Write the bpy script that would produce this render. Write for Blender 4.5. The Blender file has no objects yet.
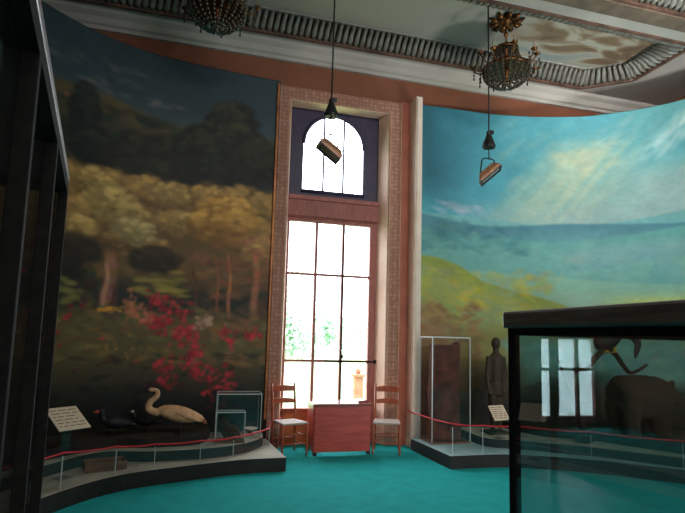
import bpy, bmesh, math, random
import numpy as np
from mathutils import Vector, Matrix
random.seed(5); RNG = np.random.default_rng(11)
SC = bpy.context.scene; COL = SC.collection
PI = math.pi
# ------------------------------------------------------------------ materials
def lin(c):
    return tuple((v/255/12.92 if v/255 <= .04045 else ((v/255+.055)/1.055)**2.4) for v in c)
def mat(name, rgb, rough=.6, metal=0., noise=0., scale=8., rgb2=None, bump=0., bscale=None, coat=0., spec=.5):
    """principled material; noise mixes in rgb2 (or a darker tone), bump adds surface relief"""
    m = bpy.data.materials.new(name); m.use_nodes = True
    nt = m.node_tree; b = nt.nodes['Principled BSDF']
    c = lin(rgb) + (1,)
    b.inputs['Base Color'].default_value = c; b.inputs['Roughness'].default_value = rough
    b.inputs['Metallic'].default_value = metal; b.inputs['Coat Weight'].default_value = coat; b.inputs['Coat Roughness'].default_value = .25
    b.inputs['Specular IOR Level'].default_value = spec
    tc = nt.nodes.new('ShaderNodeTexCoord')
    if noise > 0:
        n = nt.nodes.new('ShaderNodeTexNoise'); n.inputs['Scale'].default_value = scale; n.inputs['Detail'].default_value = 6
        nt.links.new(tc.outputs['Object'], n.inputs['Vector'])
        r = nt.nodes.new('ShaderNodeValToRGB'); r.color_ramp.elements[0].position = .5-.3*noise; r.color_ramp.elements[1].position = .5+.3*noise
        r.color_ramp.elements[0].color = c
        r.color_ramp.elements[1].color = (lin(rgb2) if rgb2 else tuple(v*.5 for v in c[:3])) + (1,)
        nt.links.new(n.outputs['Fac'], r.inputs['Fac']); nt.links.new(r.outputs['Color'], b.inputs['Base Color'])
    if bump > 0:
        n2 = nt.nodes.new('ShaderNodeTexNoise'); n2.inputs['Scale'].default_value = bscale or scale*3; n2.inputs['Detail'].default_value = 4
        nt.links.new(tc.outputs['Object'], n2.inputs['Vector'])
        bp = nt.nodes.new('ShaderNodeBump'); bp.inputs['Strength'].default_value = bump; bp.inputs['Distance'].default_value = .02
        nt.links.new(n2.outputs['Fac'], bp.inputs['Height']); nt.links.new(bp.outputs['Normal'], b.inputs['Normal'])
    return m
def wood(name, rgb, rgb2, rough=.4, axis='Z', scale=3., coat=.2):
    m = mat(name, rgb, rough, coat=coat); nt = m.node_tree; b = nt.nodes['Principled BSDF']
    tc = nt.nodes.new('ShaderNodeTexCoord'); mp = nt.nodes.new('ShaderNodeMapping')
    s = {'X': (1, 9, 9), 'Y': (9, 1, 9), 'Z': (9, 9, 1)}[axis]; mp.inputs['Scale'].default_value = tuple(scale*v for v in s)
    n = nt.nodes.new('ShaderNodeTexNoise'); n.inputs['Scale'].default_value = 1.; n.inputs['Detail'].default_value = 7; n.inputs['Distortion'].default_value = .6
    r = nt.nodes.new('ShaderNodeValToRGB'); r.color_ramp.elements[0].position = .35; r.color_ramp.elements[1].position = .65
    r.color_ramp.elements[0].color = lin(rgb)+(1,); r.color_ramp.elements[1].color = lin(rgb2)+(1,)
    nt.links.new(tc.outputs['Object'], mp.inputs['Vector']); nt.links.new(mp.outputs['Vector'], n.inputs['Vector'])
    nt.links.new(n.outputs['Fac'], r.inputs['Fac']); nt.links.new(r.outputs['Color'], b.inputs['Base Color'])
    return m
def glass(name, tint=(1, 1, 1), base=.04, edge=.9):
    """thin clear pane: tinted transparency with a Schlick mirror on top"""
    m = bpy.data.materials.new(name); m.use_nodes = True; nt = m.node_tree; nt.nodes.clear()
    o = nt.nodes.new('ShaderNodeOutputMaterial'); mx = nt.nodes.new('ShaderNodeMixShader')
    t = nt.nodes.new('ShaderNodeBsdfTransparent'); t.inputs['Color'].default_value = tuple(tint)+(1,)
    g = nt.nodes.new('ShaderNodeBsdfGlossy'); g.inputs['Roughness'].default_value = .004
    lw = nt.nodes.new('ShaderNodeLayerWeight'); lw.inputs['Blend'].default_value = .5
    p = nt.nodes.new('ShaderNodeMath'); p.operation = 'POWER'; p.inputs[1].default_value = 5
    a = nt.nodes.new('ShaderNodeMath'); a.operation = 'MULTIPLY_ADD'; a.inputs[1].default_value = edge; a.inputs[2].default_value = base
    nt.links.new(lw.outputs['Facing'], p.inputs[0]); nt.links.new(p.outputs[0], a.inputs[0])
    nt.links.new(a.outputs[0], mx.inputs['Fac']); nt.links.new(t.outputs[0], mx.inputs[1]); nt.links.new(g.outputs[0], mx.inputs[2])
    nt.links.new(mx.outputs[0], o.inputs['Surface'])
    return m
M = {}
M['carpet'] = mat('carpet', (42, 174, 171), .95, noise=.8, scale=5, rgb2=(36, 156, 155), bump=.25, bscale=160, spec=.1)
M['wall'] = mat('wall_paint', (146, 90, 64), .75, noise=.8, scale=2.2, rgb2=(126, 74, 52), bump=.05)
M['pier'] = mat('pier_paint', (190, 112, 88), .7, noise=.6, scale=3, rgb2=(168, 94, 74))
M['cream'] = mat('cream_paint', (246, 230, 214), .55, noise=.5, scale=4, rgb2=(236, 216, 198))
M['plaster'] = mat('plaster', (196, 190, 180), .85, noise=.9, scale=1.3, rgb2=(166, 162, 156), bump=.04)
M['plaster_brown'] = mat('plaster_brown', (118, 102, 86), .8, noise=.6, scale=3)
M['frieze'] = mat('frieze_paint', (142, 148, 142), .7, noise=.9, scale=9, rgb2=(104, 92, 78), bump=.3)
M['fillet_pale'] = mat('fillet_paint', (186, 182, 172), .8)
M['gilt'] = mat('gilt_edge', (196, 120, 66), .4, .3, noise=.4, scale=6, rgb2=(160, 92, 52))
M['reveal'] = mat('reveal_paint', (240, 204, 184), .6, noise=.5, scale=2.5, rgb2=(226, 184, 160))
M['apron'] = mat('apron_paint', (222, 142, 92), .6, noise=.5, scale=3, rgb2=(200, 120, 76))
M['band_edge'] = mat('band_edge_paint', (206, 158, 132), .6, noise=.4, scale=4, rgb2=(186, 136, 108))
M['red_line'] = mat('red_line_paint', (112, 82, 68), .7, noise=.4, scale=5)
M['dark_wood'] = wood('dark_window_wood', (62, 54, 84), (48, 42, 68), .5, coat=0)
M['red_wood'] = wood('red_window_wood', (176, 104, 92), (150, 84, 74), .55, coat=0)
M['desk'] = wood('desk_wood', (216, 84, 70), (190, 66, 54), .32, 'X', 2.2)
M['desk_top'] = wood('desk_top_wood', (172, 84, 60), (146, 62, 44), .18, 'X', 2.2, .6)
M['chair'] = wood('chair_wood', (200, 104, 70), (164, 76, 50), .35)
M['rush'] = mat('rush_seat', (206, 190, 178), .7, noise=.8, scale=40, rgb2=(170, 150, 138), bump=.4, bscale=90)
M['baseboard'] = wood('baseboard_wood', (150, 58, 38), (116, 42, 30), .35, 'X')
M['black_metal'] = mat('black_metal', (34, 31, 28), .75, .0, noise=.5, scale=30, rgb2=(24, 22, 20), spec=.12)
M['case_dark'] = wood('case_dark_wood', (136, 120, 114), (104, 92, 88), .38, 'Y', 2.5)
M['black'] = mat('black_plastic', (20, 20, 21), .5)
M['cable'] = mat('cable_black', (28, 24, 26), .6)
M['copper'] = mat('lamp_enamel', (172, 124, 90), .42, .2, noise=.4, scale=12, rgb2=(126, 84, 60))
M['lens'] = mat('lamp_glass', (92, 96, 100), .12, coat=.6)
M['platform_top'] = mat('platform_top', (196, 190, 172), .6, noise=.6, scale=3, rgb2=(158, 152, 136))
M['platform_top_pale'] = mat('platform_top_pale', (168, 196, 196), .55, noise=.4, scale=3, rgb2=(140, 170, 172))
M['riser'] = mat('platform_riser', (42, 34, 32), .6, noise=.4, scale=5, rgb2=(30, 25, 25))
M['tier_ground'] = mat('tier_ground', (62, 54, 40), .9, noise=.9, scale=4, rgb2=(36, 38, 28), bump=.6, bscale=12)
M['feather_pale'] = mat('pale_feathers', (244, 196, 152), .8, noise=.8, scale=16, rgb2=(206, 150, 112), bump=.4, bscale=40)
M['feather_tail'] = mat('tail_feathers', (190, 110, 82), .8, noise=.8, scale=20, rgb2=(120, 60, 48))
M['feather_black'] = mat('black_feathers', (20, 20, 24), .55, noise=.6, scale=22, rgb2=(34, 34, 42), bump=.4, bscale=40)
M['beak'] = mat('dark_beak', (46, 36, 32), .4)
M['beak_red'] = mat('red_beak', (196, 84, 62), .5)
M['white_patch'] = mat('white_feathers', (206, 206, 200), .7)
M['yellow_leg'] = mat('yellow_leg', (216, 160, 62), .6)
M['fur'] = mat('dark_fur', (72, 54, 38), .9, noise=.9, scale=14, rgb2=(42, 32, 24), bump=.8, bscale=60)
M['eye'] = mat('glass_eye', (196, 200, 190), .08, coat=1)
M['bark'] = mat('bark', (112, 62, 48), .9, noise=.9, scale=7, rgb2=(52, 32, 28), bump=1., bscale=14)
M['branch'] = mat('branch_bark', (54, 42, 36), .9, noise=.8, scale=14, rgb2=(34, 27, 24), bump=.7, bscale=26)
M['statue'] = mat('statue_wood', (74, 58, 38), .7, noise=.8, scale=7, rgb2=(50, 40, 28), bump=.3)
M['paper'] = mat('sign_paper', (238, 216, 190), .6)
M['print'] = mat('sign_print', (150, 112, 88), .7)
M['rope'] = mat('red_rope', (214, 34, 46), .55, bump=.4, bscale=120)
M['brass'] = mat('old_brass', (140, 92, 50), .38, .85, noise=.6, scale=20, rgb2=(62, 42, 28))
M['crystal'] = mat('crystal', (72, 62, 50), .22, coat=.6, spec=.7)
M['candle'] = mat('candle', (150, 132, 106), .5)
M['dish'] = mat('dish', (226, 216, 198), .4)
M['stone'] = mat('garden_stone', (176, 120, 92), .9, noise=.6, scale=4)
M['leaf'] = mat('garden_leaves', (186, 212, 184), .8, noise=.7, scale=3, rgb2=(160, 196, 168))
M['trunk'] = mat('garden_trunk', (196, 186, 170), .9)
M['lawn'] = mat('lawn', (150, 172, 120), .95, noise=.6, scale=2)
M['tray'] = wood('tray_wood', (140, 88, 52), (104, 62, 36), .5, 'X')
M['glass'] = glass('clear_glass', (.94, .97, .96))
M['case_glass'] = glass('case_glass', (.83, .88, .875), .085, .9)
M['vitrine_glass'] = glass('vitrine_glass', (.95, .96, .95), .09, .9)
M['acrylic'] = glass('acrylic', (.975, .975, .975), .03, .9)
M['window_glass'] = glass('window_glass', (.98, .99, .99), .03)
M['glass_edge'] = mat('glass_edge', (214, 222, 220), .2, coat=.8)

# ornament band: small pale lace motifs on the brown border (pattern of the wall paper itself)
def lace(name):
    m = mat(name, (176, 126, 106), .7); nt = m.node_tree; b = nt.nodes['Principled BSDF']
    tc = nt.nodes.new('ShaderNodeTexCoord'); v = nt.nodes.new('ShaderNodeTexVoronoi'); v.inputs['Scale'].default_value = 15; v.inputs['Randomness'].default_value = .3
    r = nt.nodes.new('ShaderNodeValToRGB'); e = r.color_ramp.elements
    e[0].position = .2; e[0].color = lin((196, 154, 134))+(1,); e[1].position = .55; e[1].color = lin((168, 116, 94))+(1,)
    nt.links.new(tc.outputs['Object'], v.inputs['Vector']); nt.links.new(v.outputs['Distance'], r.inputs['Fac']); nt.links.new(r.outputs['Color'], b.inputs['Base Color'])
    return m
M['lace'] = lace('lace_border')
def cloud_panel(name):
    m = mat(name, (178, 174, 164), .85); nt = m.node_tree; b = nt.nodes['Principled BSDF']
    tc = nt.nodes.new('ShaderNodeTexCoord'); mp = nt.nodes.new('ShaderNodeMapping'); mp.inputs['Scale'].default_value = (.9, 2.2, 1)
    n = nt.nodes.new('ShaderNodeTexNoise'); n.inputs['Scale'].default_value = .9; n.inputs['Detail'].default_value = 7; n.inputs['Distortion'].default_value = 1.2
    r = nt.nodes.new('ShaderNodeValToRGB'); e = r.color_ramp.elements
    e[0].position = .3; e[0].color = lin((98, 80, 66))+(1,); e[1].position = .72; e[1].color = lin((150, 160, 158))+(1,)
    x = e.new(.45); x.color = lin((140, 116, 90))+(1,); x = e.new(.56); x.color = lin((186, 178, 160))+(1,)
    # the figured picture fills only the east end of the panel: the rest is plain plaster
    sx = nt.nodes.new('ShaderNodeSeparateXYZ'); nt.links.new(tc.outputs['Object'], sx.inputs[0])
    mr = nt.nodes.new('ShaderNodeMapRange'); mr.inputs['From Min'].default_value = 4.2; mr.inputs['From Max'].default_value = 4.9
    nt.links.new(sx.outputs['X'], mr.inputs['Value'])
    mx = nt.nodes.new('ShaderNodeMix'); mx.data_type = 'RGBA'; mx.inputs['A'].default_value = lin((176, 172, 162))+(1,)
    nt.links.new(tc.outputs['Object'], mp.inputs['Vector']); nt.links.new(mp.outputs['Vector'], n.inputs['Vector']); nt.links.new(n.outputs['Fac'], r.inputs['Fac'])
    nt.links.new(mr.outputs['Result'], mx.inputs['Factor']); nt.links.new(r.outputs['Color'], mx.inputs['B']); nt.links.new(mx.outputs['Result'], b.inputs['Base Color'])
    return m
M['panel'] = cloud_panel('ceiling_picture')

# ------------------------------------------------------------------ mesh helpers
def box(bm, lo, hi, mtx=None):
    vs = [bm.verts.new((x, y, z)) for x in (lo[0], hi[0]) for y in (lo[1], hi[1]) for z in (lo[2], hi[2])]
    for f in ((0, 1, 3, 2), (4, 6, 7, 5), (0, 4, 5, 1), (2, 3, 7, 6), (0, 2, 6, 4), (1, 5, 7, 3)): bm.faces.new([vs[i] for i in f])
    if mtx: bmesh.ops.transform(bm, matrix=mtx, verts=vs)
    return vs
def frame_at(p, q):
    d = (Vector(q)-Vector(p)); L = d.length; d.normalize()
    return Matrix.Translation(Vector(p)) @ d.to_track_quat('Z', 'Y').to_matrix().to_4x4(), L
def bar(bm, p, q, w, t=None):
    m, L = frame_at(p, q); t = t or w
    box(bm, (-w/2, -t/2, 0), (w/2, t/2, L), m)
def tube(bm, pts, rad, n=10, caps=True, flat=1.):
    """sweep a circle (or an ellipse: flat scales the second axis) of changing radius along a polyline"""
    pts = [Vector(p) for p in pts]; rad = rad if isinstance(rad, (list, tuple)) else [rad]*len(pts)
    rings = []; up = None
    for i, p in enumerate(pts):
        d = (pts[min(i+1, len(pts)-1)]-pts[max(i-1, 0)]).normalized()
        if up is None: up = Vector((0, 0, 1)) if abs(d.z) < .9 else Vector((0, 1, 0))
        a = d.cross(up).normalized(); b = a.cross(d).normalized(); up = b
        rings.append([bm.verts.new(p+(a*math.cos(2*PI*k/n)*flat+b*math.sin(2*PI*k/n))*rad[i]) for k in range(n)])
    for r, s in zip(rings, rings[1:]):
        for k in range(n): bm.faces.new((r[k], r[(k+1) % n], s[(k+1) % n], s[k]))
    if caps: bm.faces.new(rings[0][::-1]); bm.faces.new(rings[-1])
def ell(bm, c, r, mtx=None, u=14, v=9):
    m = Matrix.Translation(Vector(c)) @ (mtx.to_4x4() if mtx else Matrix()) @ Matrix.Diagonal((*((r, r, r) if isinstance(r, (int, float)) else r), 1))
    bmesh.ops.create_uvsphere(bm, u_segments=u, v_segments=v, radius=1, matrix=m)
def lathe(bm, prof, c=(0, 0, 0), n=20):
    rings = [[bm.verts.new((c[0]+r*math.cos(2*PI*k/n), c[1]+r*math.sin(2*PI*k/n), c[2]+z)) for k in range(n)] for r, z in prof]
    for r, s in zip(rings, rings[1:]):
        for k in range(n): bm.faces.new((r[k], r[(k+1) % n], s[(k+1) % n], s[k]))
    bm.faces.new(rings[0][::-1]); bm.faces.new(rings[-1])
def prism(bm, poly, z0, z1, mtx=None):
    a = [bm.verts.new((x, y, z0)) for x, y in poly]; b = [bm.verts.new((x, y, z1)) for x, y in poly]
    bm.faces.new(a[::-1]); bm.faces.new(b); n = len(poly)
    for i in range(n): bm.faces.new((a[i], a[(i+1) % n], b[(i+1) % n], b[i]))
    if mtx: bmesh.ops.transform(bm, matrix=mtx, verts=a+b)
def holed(bm, outer, holes, z0, z1, mtx=None):
    """flat plate with holes, extruded from z0 to z1"""
    loops = [outer]+holes; es = []; v0 = []
    for lp in loops:
        vs = [bm.verts.new((x, y, z0)) for x, y in lp]; v0 += vs
        es += [bm.edges.new((vs[i], vs[(i+1) % len(vs)])) for i in range(len(vs))]
    g = bmesh.ops.triangle_fill(bm, use_beauty=True, use_dissolve=False, edges=es)
    fs = [f for f in g['geom'] if isinstance(f, bmesh.types.BMFace)]
    x = bmesh.ops.extrude_face_region(bm, geom=fs); nv = [v for v in x['geom'] if isinstance(v, bmesh.types.BMVert)]
    bmesh.ops.translate(bm, verts=nv, vec=(0, 0, z1-z0))
    if mtx: bmesh.ops.transform(bm, matrix=mtx, verts=v0+nv)
def obj(name, bm, m, parent=None, smooth=False, bevel=0., loc=None):
    bmesh.ops.recalc_face_normals(bm, faces=bm.faces)
    me = bpy.data.meshes.new(name); bm.to_mesh(me); bm.free()
    for k in (m if isinstance(m, list) else [m]): me.materials.append(M[k] if isinstance(k, str) else k)
    if smooth: me.polygons.foreach_set('use_smooth', [True]*len(me.polygons))
    o = bpy.data.objects.new(name, me); COL.objects.link(o)
    if parent: o.parent = parent
    if loc: o.location = loc
    if bevel:
        b = o.modifiers.new('bevel', 'BEVEL'); b.width = bevel; b.segments = 2; b.limit_method = 'ANGLE'
    return o
def NB(): return bmesh.new()
def tag(o, label=None, cat=None, group=None, kind=None):
    if label: o['label'] = label
    if cat: o['category'] = cat
    if group: o['group'] = group
    if kind: o['kind'] = kind
    return o
def empty(name, loc, rz=0., label=None, cat=None, group=None, kind=None):
    o = bpy.data.objects.new(name, None); COL.objects.link(o); o.location = loc; o.rotation_euler = (0, 0, rz); o.empty_display_size = .1
    return tag(o, label, cat, group, kind)
def struct(name, bm, m, parent=None, **k):
    o = obj(name, bm, m, parent, **k)
    if not parent: o['kind'] = 'structure'
    return o
def bx(name, lo, hi, m, parent=None, **k):
    b = NB(); box(b, lo, hi); return obj(name, b, m, parent, **k)
def sbx(name, lo, hi, m): o = bx(name, lo, hi, m); o['kind'] = 'structure'; return o
def remesh(o, v, it=4):
    r = o.modifiers.new('remesh', 'REMESH'); r.mode = 'VOXEL'; r.voxel_size = v; r.use_smooth_shade = True
    s = o.modifiers.new('smooth', 'SMOOTH'); s.factor = .5; s.iterations = it
def spline(P, per=12):
    """Catmull-Rom through the points"""
    P = [Vector(p) for p in P]; Q = [P[0]*2-P[1]]+P+[P[-1]*2-P[-2]]; out = []
    for i in range(1, len(Q)-2):
        a, b, c, d = Q[i-1:i+3]
        for k in range(per):
            t = k/per
            out.append(.5*((2*b)+(c-a)*t+(2*a-5*b+4*c-d)*t*t+(3*b-a-3*c+d)*t**3))
    out.append(P[-1]); return out

# ------------------------------------------------------------------ the room
XL, XR, YF, YB, ZC = -3.6, 8.6, 8.05, -4.5, 6.4
sbx('floor', (XL-.3, YB-.3, -.1), (XR+.3, YF+.5, 0), 'carpet')
OX0, OX1, OZ = 1.24, 2.95, 5.53                 # window niche in the front wall
b = NB()
box(b, (XL-.3, YF, 0), (OX0-.1, YF+.5, 6.9)); box(b, (OX1+.1, YF, 0), (XR+.3, YF+.5, 6.9)); box(b, (OX0-.1, YF, OZ), (OX1+.1, YF+.5, 6.9))
prism(b, [(OX0-.1, YF), (OX0, YF), (OX0+.05, YF+.3), (OX0+.05, YF+.5), (OX0-.1, YF+.5)], 0, OZ)
prism(b, [(OX1+.1, YF), (OX1, YF), (OX1-.09, YF+.3), (OX1-.09, YF+.5), (OX1+.1, YF+.5)], 0, OZ)
struct('wall_front', b, 'wall')
b = NB(); e_ = .012                                # painted lining of the window niche
prism(b, [(OX0, YF), (OX0+e_, YF), (OX0+.05+e_, YF+.27), (OX0+.05, YF+.27)], 0, OZ)
prism(b, [(OX1, YF), (OX1-e_, YF), (OX1-.09-e_, YF+.27), (OX1-.09, YF+.27)], 0, OZ)
box(b, (OX0+e_, YF, OZ-e_), (OX1-e_, YF+.27, OZ)); struct('trim_7', b, 'reveal')
sbx('wall_left', (XL-.3, YB, 0), (XL, YF, 6.9), 'wall'); sbx('wall_right', (XR, YB, 0), (XR+.3, YF, 6.9), 'wall')
RW = [(6.7, 8.2), (3.7, 5.2)]                     # windows in the rear wall (first seen mirrored in the case glass; second unseen, added to brighten the right side)
b = NB(); xs = XL-.3
for x0, x1 in sorted(RW):
    box(b, (xs, YB-.35, 0), (x0, YB, 6.9)); box(b, (x0, YB-.35, 0), (x1, YB, .12)); box(b, (x0, YB-.35, 4.1), (x1, YB, 6.9)); xs = x1
box(b, (xs, YB-.35, 0), (XR+.3, YB, 6.9)); struct('wall_rear', b, 'wall')
# ceiling: plaster soffit with two sunk panels, moulded friezes round them
A_ = [(-2.7, 6.0), (7.24, 6.0), (7.24, 7.16), (6.58, 7.72), (-2.1, 7.72), (-2.7, 7.16)]
B_ = [(-2.1, 1.2), (6.6, 1.2), (7.24, 1.8), (7.24, 4.85), (6.6, 5.45), (-2.1, 5.45), (-2.7, 4.85), (-2.7, 1.8)]
b = NB(); holed(b, [(XL-.3, YB-.3), (XR+.3, YB-.3), (XR+.3, YF+.5), (XL-.3, YF+.5)], [A_, B_], ZC, ZC+.04)
box(b, (XL-.3, YB-.3, 6.9), (XR+.3, YF+.5, 6.95))
ceil = struct('ceiling', b, 'plaster')
def coffer(poly):
    n = len(poly); ar = sum(poly[i][0]*poly[(i+1) % n][1]-poly[(i+1) % n][0]*poly[i][1] for i in range(n))
    assert ar > 0
    V = [Vector(p) for p in poly]
    def inset(d):
        out = []
        for i in range(n):
            a, c, e = V[i-1], V[i], V[(i+1) % n]
            d1 = (c-a).normalized(); d2 = (e-c).normalized(); n1 = Vector((-d1.y, d1.x)); n2 = Vector((-d2.y, d2.x))
            out.append(c+(n1+n2)*(d/(1+n1.dot(n2))))
        return out
    I = inset(.27); f = NB(); g = NB(); r = NB(); h_ = NB()
    for i in range(n):
        a, c, e, h = V[i], V[(i+1) % n], I[(i+1) % n], I[i]
        vs = [g.verts.new((p.x, p.y, z)) for p, z in ((a, ZC+.02), (c, ZC+.02), (e, ZC+.23), (h, ZC+.23))]; g.faces.new(vs)
        d = (c-a); L = d.length; d.normalize(); nn = Vector((-d.y, d.x)); k = max(2, int(L/.1))
        for j in range(k):                       # acanthus leaves: slanted ribs with a curled tip
            t = (j+.5)/k; p = a.lerp(c, t); q = h.lerp(e, t)
            P = Vector((p.x, p.y, ZC+.03)); Q = Vector((q.x, q.y, ZC+.2)); dn = Vector((nn.x, nn.y, -.9)).normalized()*.035
            tube(f, [P+dn*.4, P.lerp(Q, .25)+dn*1.6, P.lerp(Q, .6)+dn*1.1, Q+dn*1.7], [.024, .043, .037, .024], 7)
        for (aa, cc, z, w) in ((a, c, ZC+.0, .05), (h, e, ZC+.225, .039)):
            bar(r if w > .04 else h_, (aa.x, aa.y, z), (cc.x, cc.y, z), w)
    obj('frieze_back', g, 'plaster_brown', ceil); obj('frieze', f, 'frieze', ceil, smooth=True); obj('frieze_fillet', r, 'red_line', ceil); obj('panel_fillet', h_, 'fillet_pale', ceil)
    p = NB(); prism(p, [tuple(v) for v in I], ZC+.22, ZC+.24); return obj('painted_panel', p, 'panel', ceil)
coffer(A_); coffer(B_)
b = NB()                                           # cornice: cove between wall and soffit
prism(b, [(0, 6.15), (-.05, 6.15), (-.06, 6.2), (-.1, 6.22), (-.13, 6.3), (-.2, 6.35), (-.22, 6.4), (0, 6.4)], XL, XR,
      Matrix(((0, 0, 1, 0), (1, 0, 0, YF), (0, 1, 0, 0), (0, 0, 0, 1))))
struct('trim_1', b, 'plaster')
sbx('trim_2', (XL, 5.47, ZC-.05), (XR, 5.72, ZC), 'plaster_brown')      # dark band on the ceiling rib
b = NB(); box(b, (OX0-.2, YF-.02, 0), (OX0, YF, OZ+.2)); box(b, (OX1, YF-.02, 0), (OX1+.2, YF, OZ+.2)); box(b, (OX0, YF-.02, OZ), (OX1, YF, OZ+.2))
struct('trim_3', b, 'lace')
b = NB()
for x0, x1 in ((OX0-.215, OX0-.195), (OX1+.195, OX1+.215)): box(b, (x0, YF-.035, 0), (x1, YF, OZ+.2))
for x0, x1 in ((OX0-.03, OX0+.0), (OX1, OX1+.03)): box(b, (x0, YF-.03, 0), (x1, YF, OZ+.03))
struct('trim_4', b, 'band_edge')
sbx('trim_5', (3.165, YF-.03, 0), (3.31, YF, 5.75), 'pier')
b = NB(); box(b, (3.31, 7.74, 0), (3.42, YF, 5.75)); box(b, (3.325, 7.72, .2), (3.345, 7.74, 5.7)); box(b, (3.3, 7.71, 0), (3.43, YF, .12)); struct('trim_6', b, 'cream')
sbx('baseboard_front', (1.06, YF-.05, 0), (OX0-.0, YF-.02, .16), 'baseboard')

# ------------------------------------------------------------------ the tall window
W = empty('window_1', (0, 8.35, 0), kind='structure')
GX0, GX1, GZ0, GZ1 = 1.34, 2.73, .55, 3.58
def wb(name, boxes, m, **k):
    b = NB()
    for lo, hi in boxes: box(b, lo, hi)
    return obj(name, b, m, W, **k)
wb('lower_frame', [((1.27, -.03, 0), (GX0, .06, 3.64)), ((GX1, -.03, 0), (2.88, .06, 3.64)), ((GX0, -.03, GZ1), (GX1, .06, 3.64))], 'red_wood')
mx_ = [GX0+(GX1-GX0)*t for t in (1/3, 2/3)]
wb('muntin_grid', [((x-.022, -.02, GZ0), (x+.022, .04, GZ1)) for x in mx_]+[((GX0, -.015, z-.02), (GX1, .035, z+.02)) for z in (1.3, 2.71)], 'red_wood')
wb('apron_panel', [((GX0, -.03, 0), (GX1, .06, GZ0)), ((GX0+.06, -.045, .08), (mx_[0]-.04, -.03, GZ0-.08)), ((mx_[0]+.04, -.045, .08), (mx_[1]-.04, -.03, GZ0-.08)), ((mx_[1]+.04, -.045, .08), (GX1-.06, -.03, GZ0-.08))], 'apron')
wb('sill', [((GX0-.05, -.09, GZ0-.03), (GX1+.1, -.03, GZ0+.01))], 'red_wood')
wb('transom', [((1.27, -.06, 3.64), (2.88, .06, 4.02)), ((1.27, -.1, 3.66), (2.88, -.06, 3.74)), ((1.27, -.09, 3.94), (2.88, -.06, 4.0))], 'red_wood')
AX0, AX1, AZ0, AZS = 1.53, 2.59, 4.13, 4.93
arch = [(AX0, AZ0), (AX1, AZ0)]+[((AX0+AX1)/2+(AX1-AX0)/2*math.cos(PI*k/24), AZS+(AX1-AX0)/2*math.sin(PI*k/24)) for k in range(25)]
b = NB(); holed(b, [(1.27, 4.02), (2.88, 4.02), (2.88, 5.6), (1.27, 5.6)], [arch], 0, .06, Matrix(((1, 0, 0, 0), (0, 0, 1, 0), (0, 1, 0, 0), (0, 0, 0, 1))))
obj('arched_panel', b, 'dark_wood', W)
b = NB()
tube(b, [(x, -.01, z) for x, z in arch[2:]], .03, 8)
box(b, (AX0-.02, -.03, AZ0-.05), (AX1+.02, 0, AZ0)); obj('arch_moulding', b, 'dark_wood', W, smooth=True)
wb('arch_mullions', [((x-.014, 0, AZ0), (x+.014, .05, 5.43)) for x in (1.885, 2.235)], 'dark_wood')
wb('glass_panes', [((GX0, .0, GZ0), (GX1, .006, GZ1)), ((AX0-.05, .03, AZ0-.05), (AX1+.05, .036, 5.5))], 'window_glass')
b = NB(); tube(b, [(2.27, -.05, .58), (2.27, -.05, 3.5)], .009, 8); ell(b, (2.27, -.05, 1.38), .035); bar(b, (2.0, -.045, 1.3), (2.86, -.045, 1.3), .02)
ell(b, (2.87, -.045, 1.3), .04); obj('bolt_handle', b, 'black_metal', W, smooth=True)
for i, (x0, x1) in enumerate(RW):                  # rear windows: frame, muntins, glass
    w = empty('window_%d' % (i+2), (0, YB-.2, 0), kind='structure'); b = NB()
    for lo, hi in (((x0, -.04, .12), (x0+.09, .04, 4.1)), ((x1-.09, -.04, .12), (x1, .04, 4.1)), ((x0, -.04, .12), (x1, .04, .2)), ((x0, -.04, 4.02), (x1, .04, 4.1))): box(b, lo, hi)
    for t in (1/3, 2/3): x = x0+(x1-x0)*t; box(b, (x-.035, -.03, .12), (x+.035, .03, 4.1))
    for z in (1.15, 2.6): box(b, (x0, -.03, z-.03), (x1, .03, z+.03))
    obj('frame', b, 'red_wood', w); bb = NB(); box(bb, (x0, 0, .12), (x1, .006, 4.1)); obj('pane', bb, 'window_glass', w)

# ------------------------------------------------------------------ murals: painted canvas on a curved wall
LP = [(1.05, 7.97), (.24, 7.9), (-.53, 7.8), (-1, 7.67), (-1.34, 7.51), (-1.71, 7.26), (-2.1, 6.87), (-2.5, 6.3), (-2.85, 5.5), (-3.05, 4.6), (-3.1, 3.6)]
RP = [(3.425, 7.97), (4.12, 7.94), (4.77, 7.92), (5.41, 7.82), (5.95, 7.66), (6.49, 7.43), (7.1, 6.93), (7.48, 6.4), (7.8, 5.6), (8.0, 4.6), (8.05, 3.6)]
def vnoise(x, y, seed):
    r = np.random.default_rng(seed).random((64, 64)); xi = np.floor(x).astype(int); yi = np.floor(y).astype(int)
    fx = x-xi; fy = y-yi; fx = fx*fx*(3-2*fx); fy = fy*fy*(3-2*fy); g = lambda a, c: r[a % 64, c % 64]
    return (g(xi, yi)*(1-fx)+g(xi+1, yi)*fx)*(1-fy)+(g(xi, yi+1)*(1-fx)+g(xi+1, yi+1)*fx)*fy
def fbm(x, y, seed=1, o=5):
    s = 0; a = .5
    for i in range(o): s = s+a*vnoise(x*2**i+i*7.3, y*2**i+i*3.1, seed+i); a *= .5
    return s/(1-.5**o)
def sm(a, c, x): t = np.clip((x-a)/(c-a), 0, 1); return t*t*(3-2*t)
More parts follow.
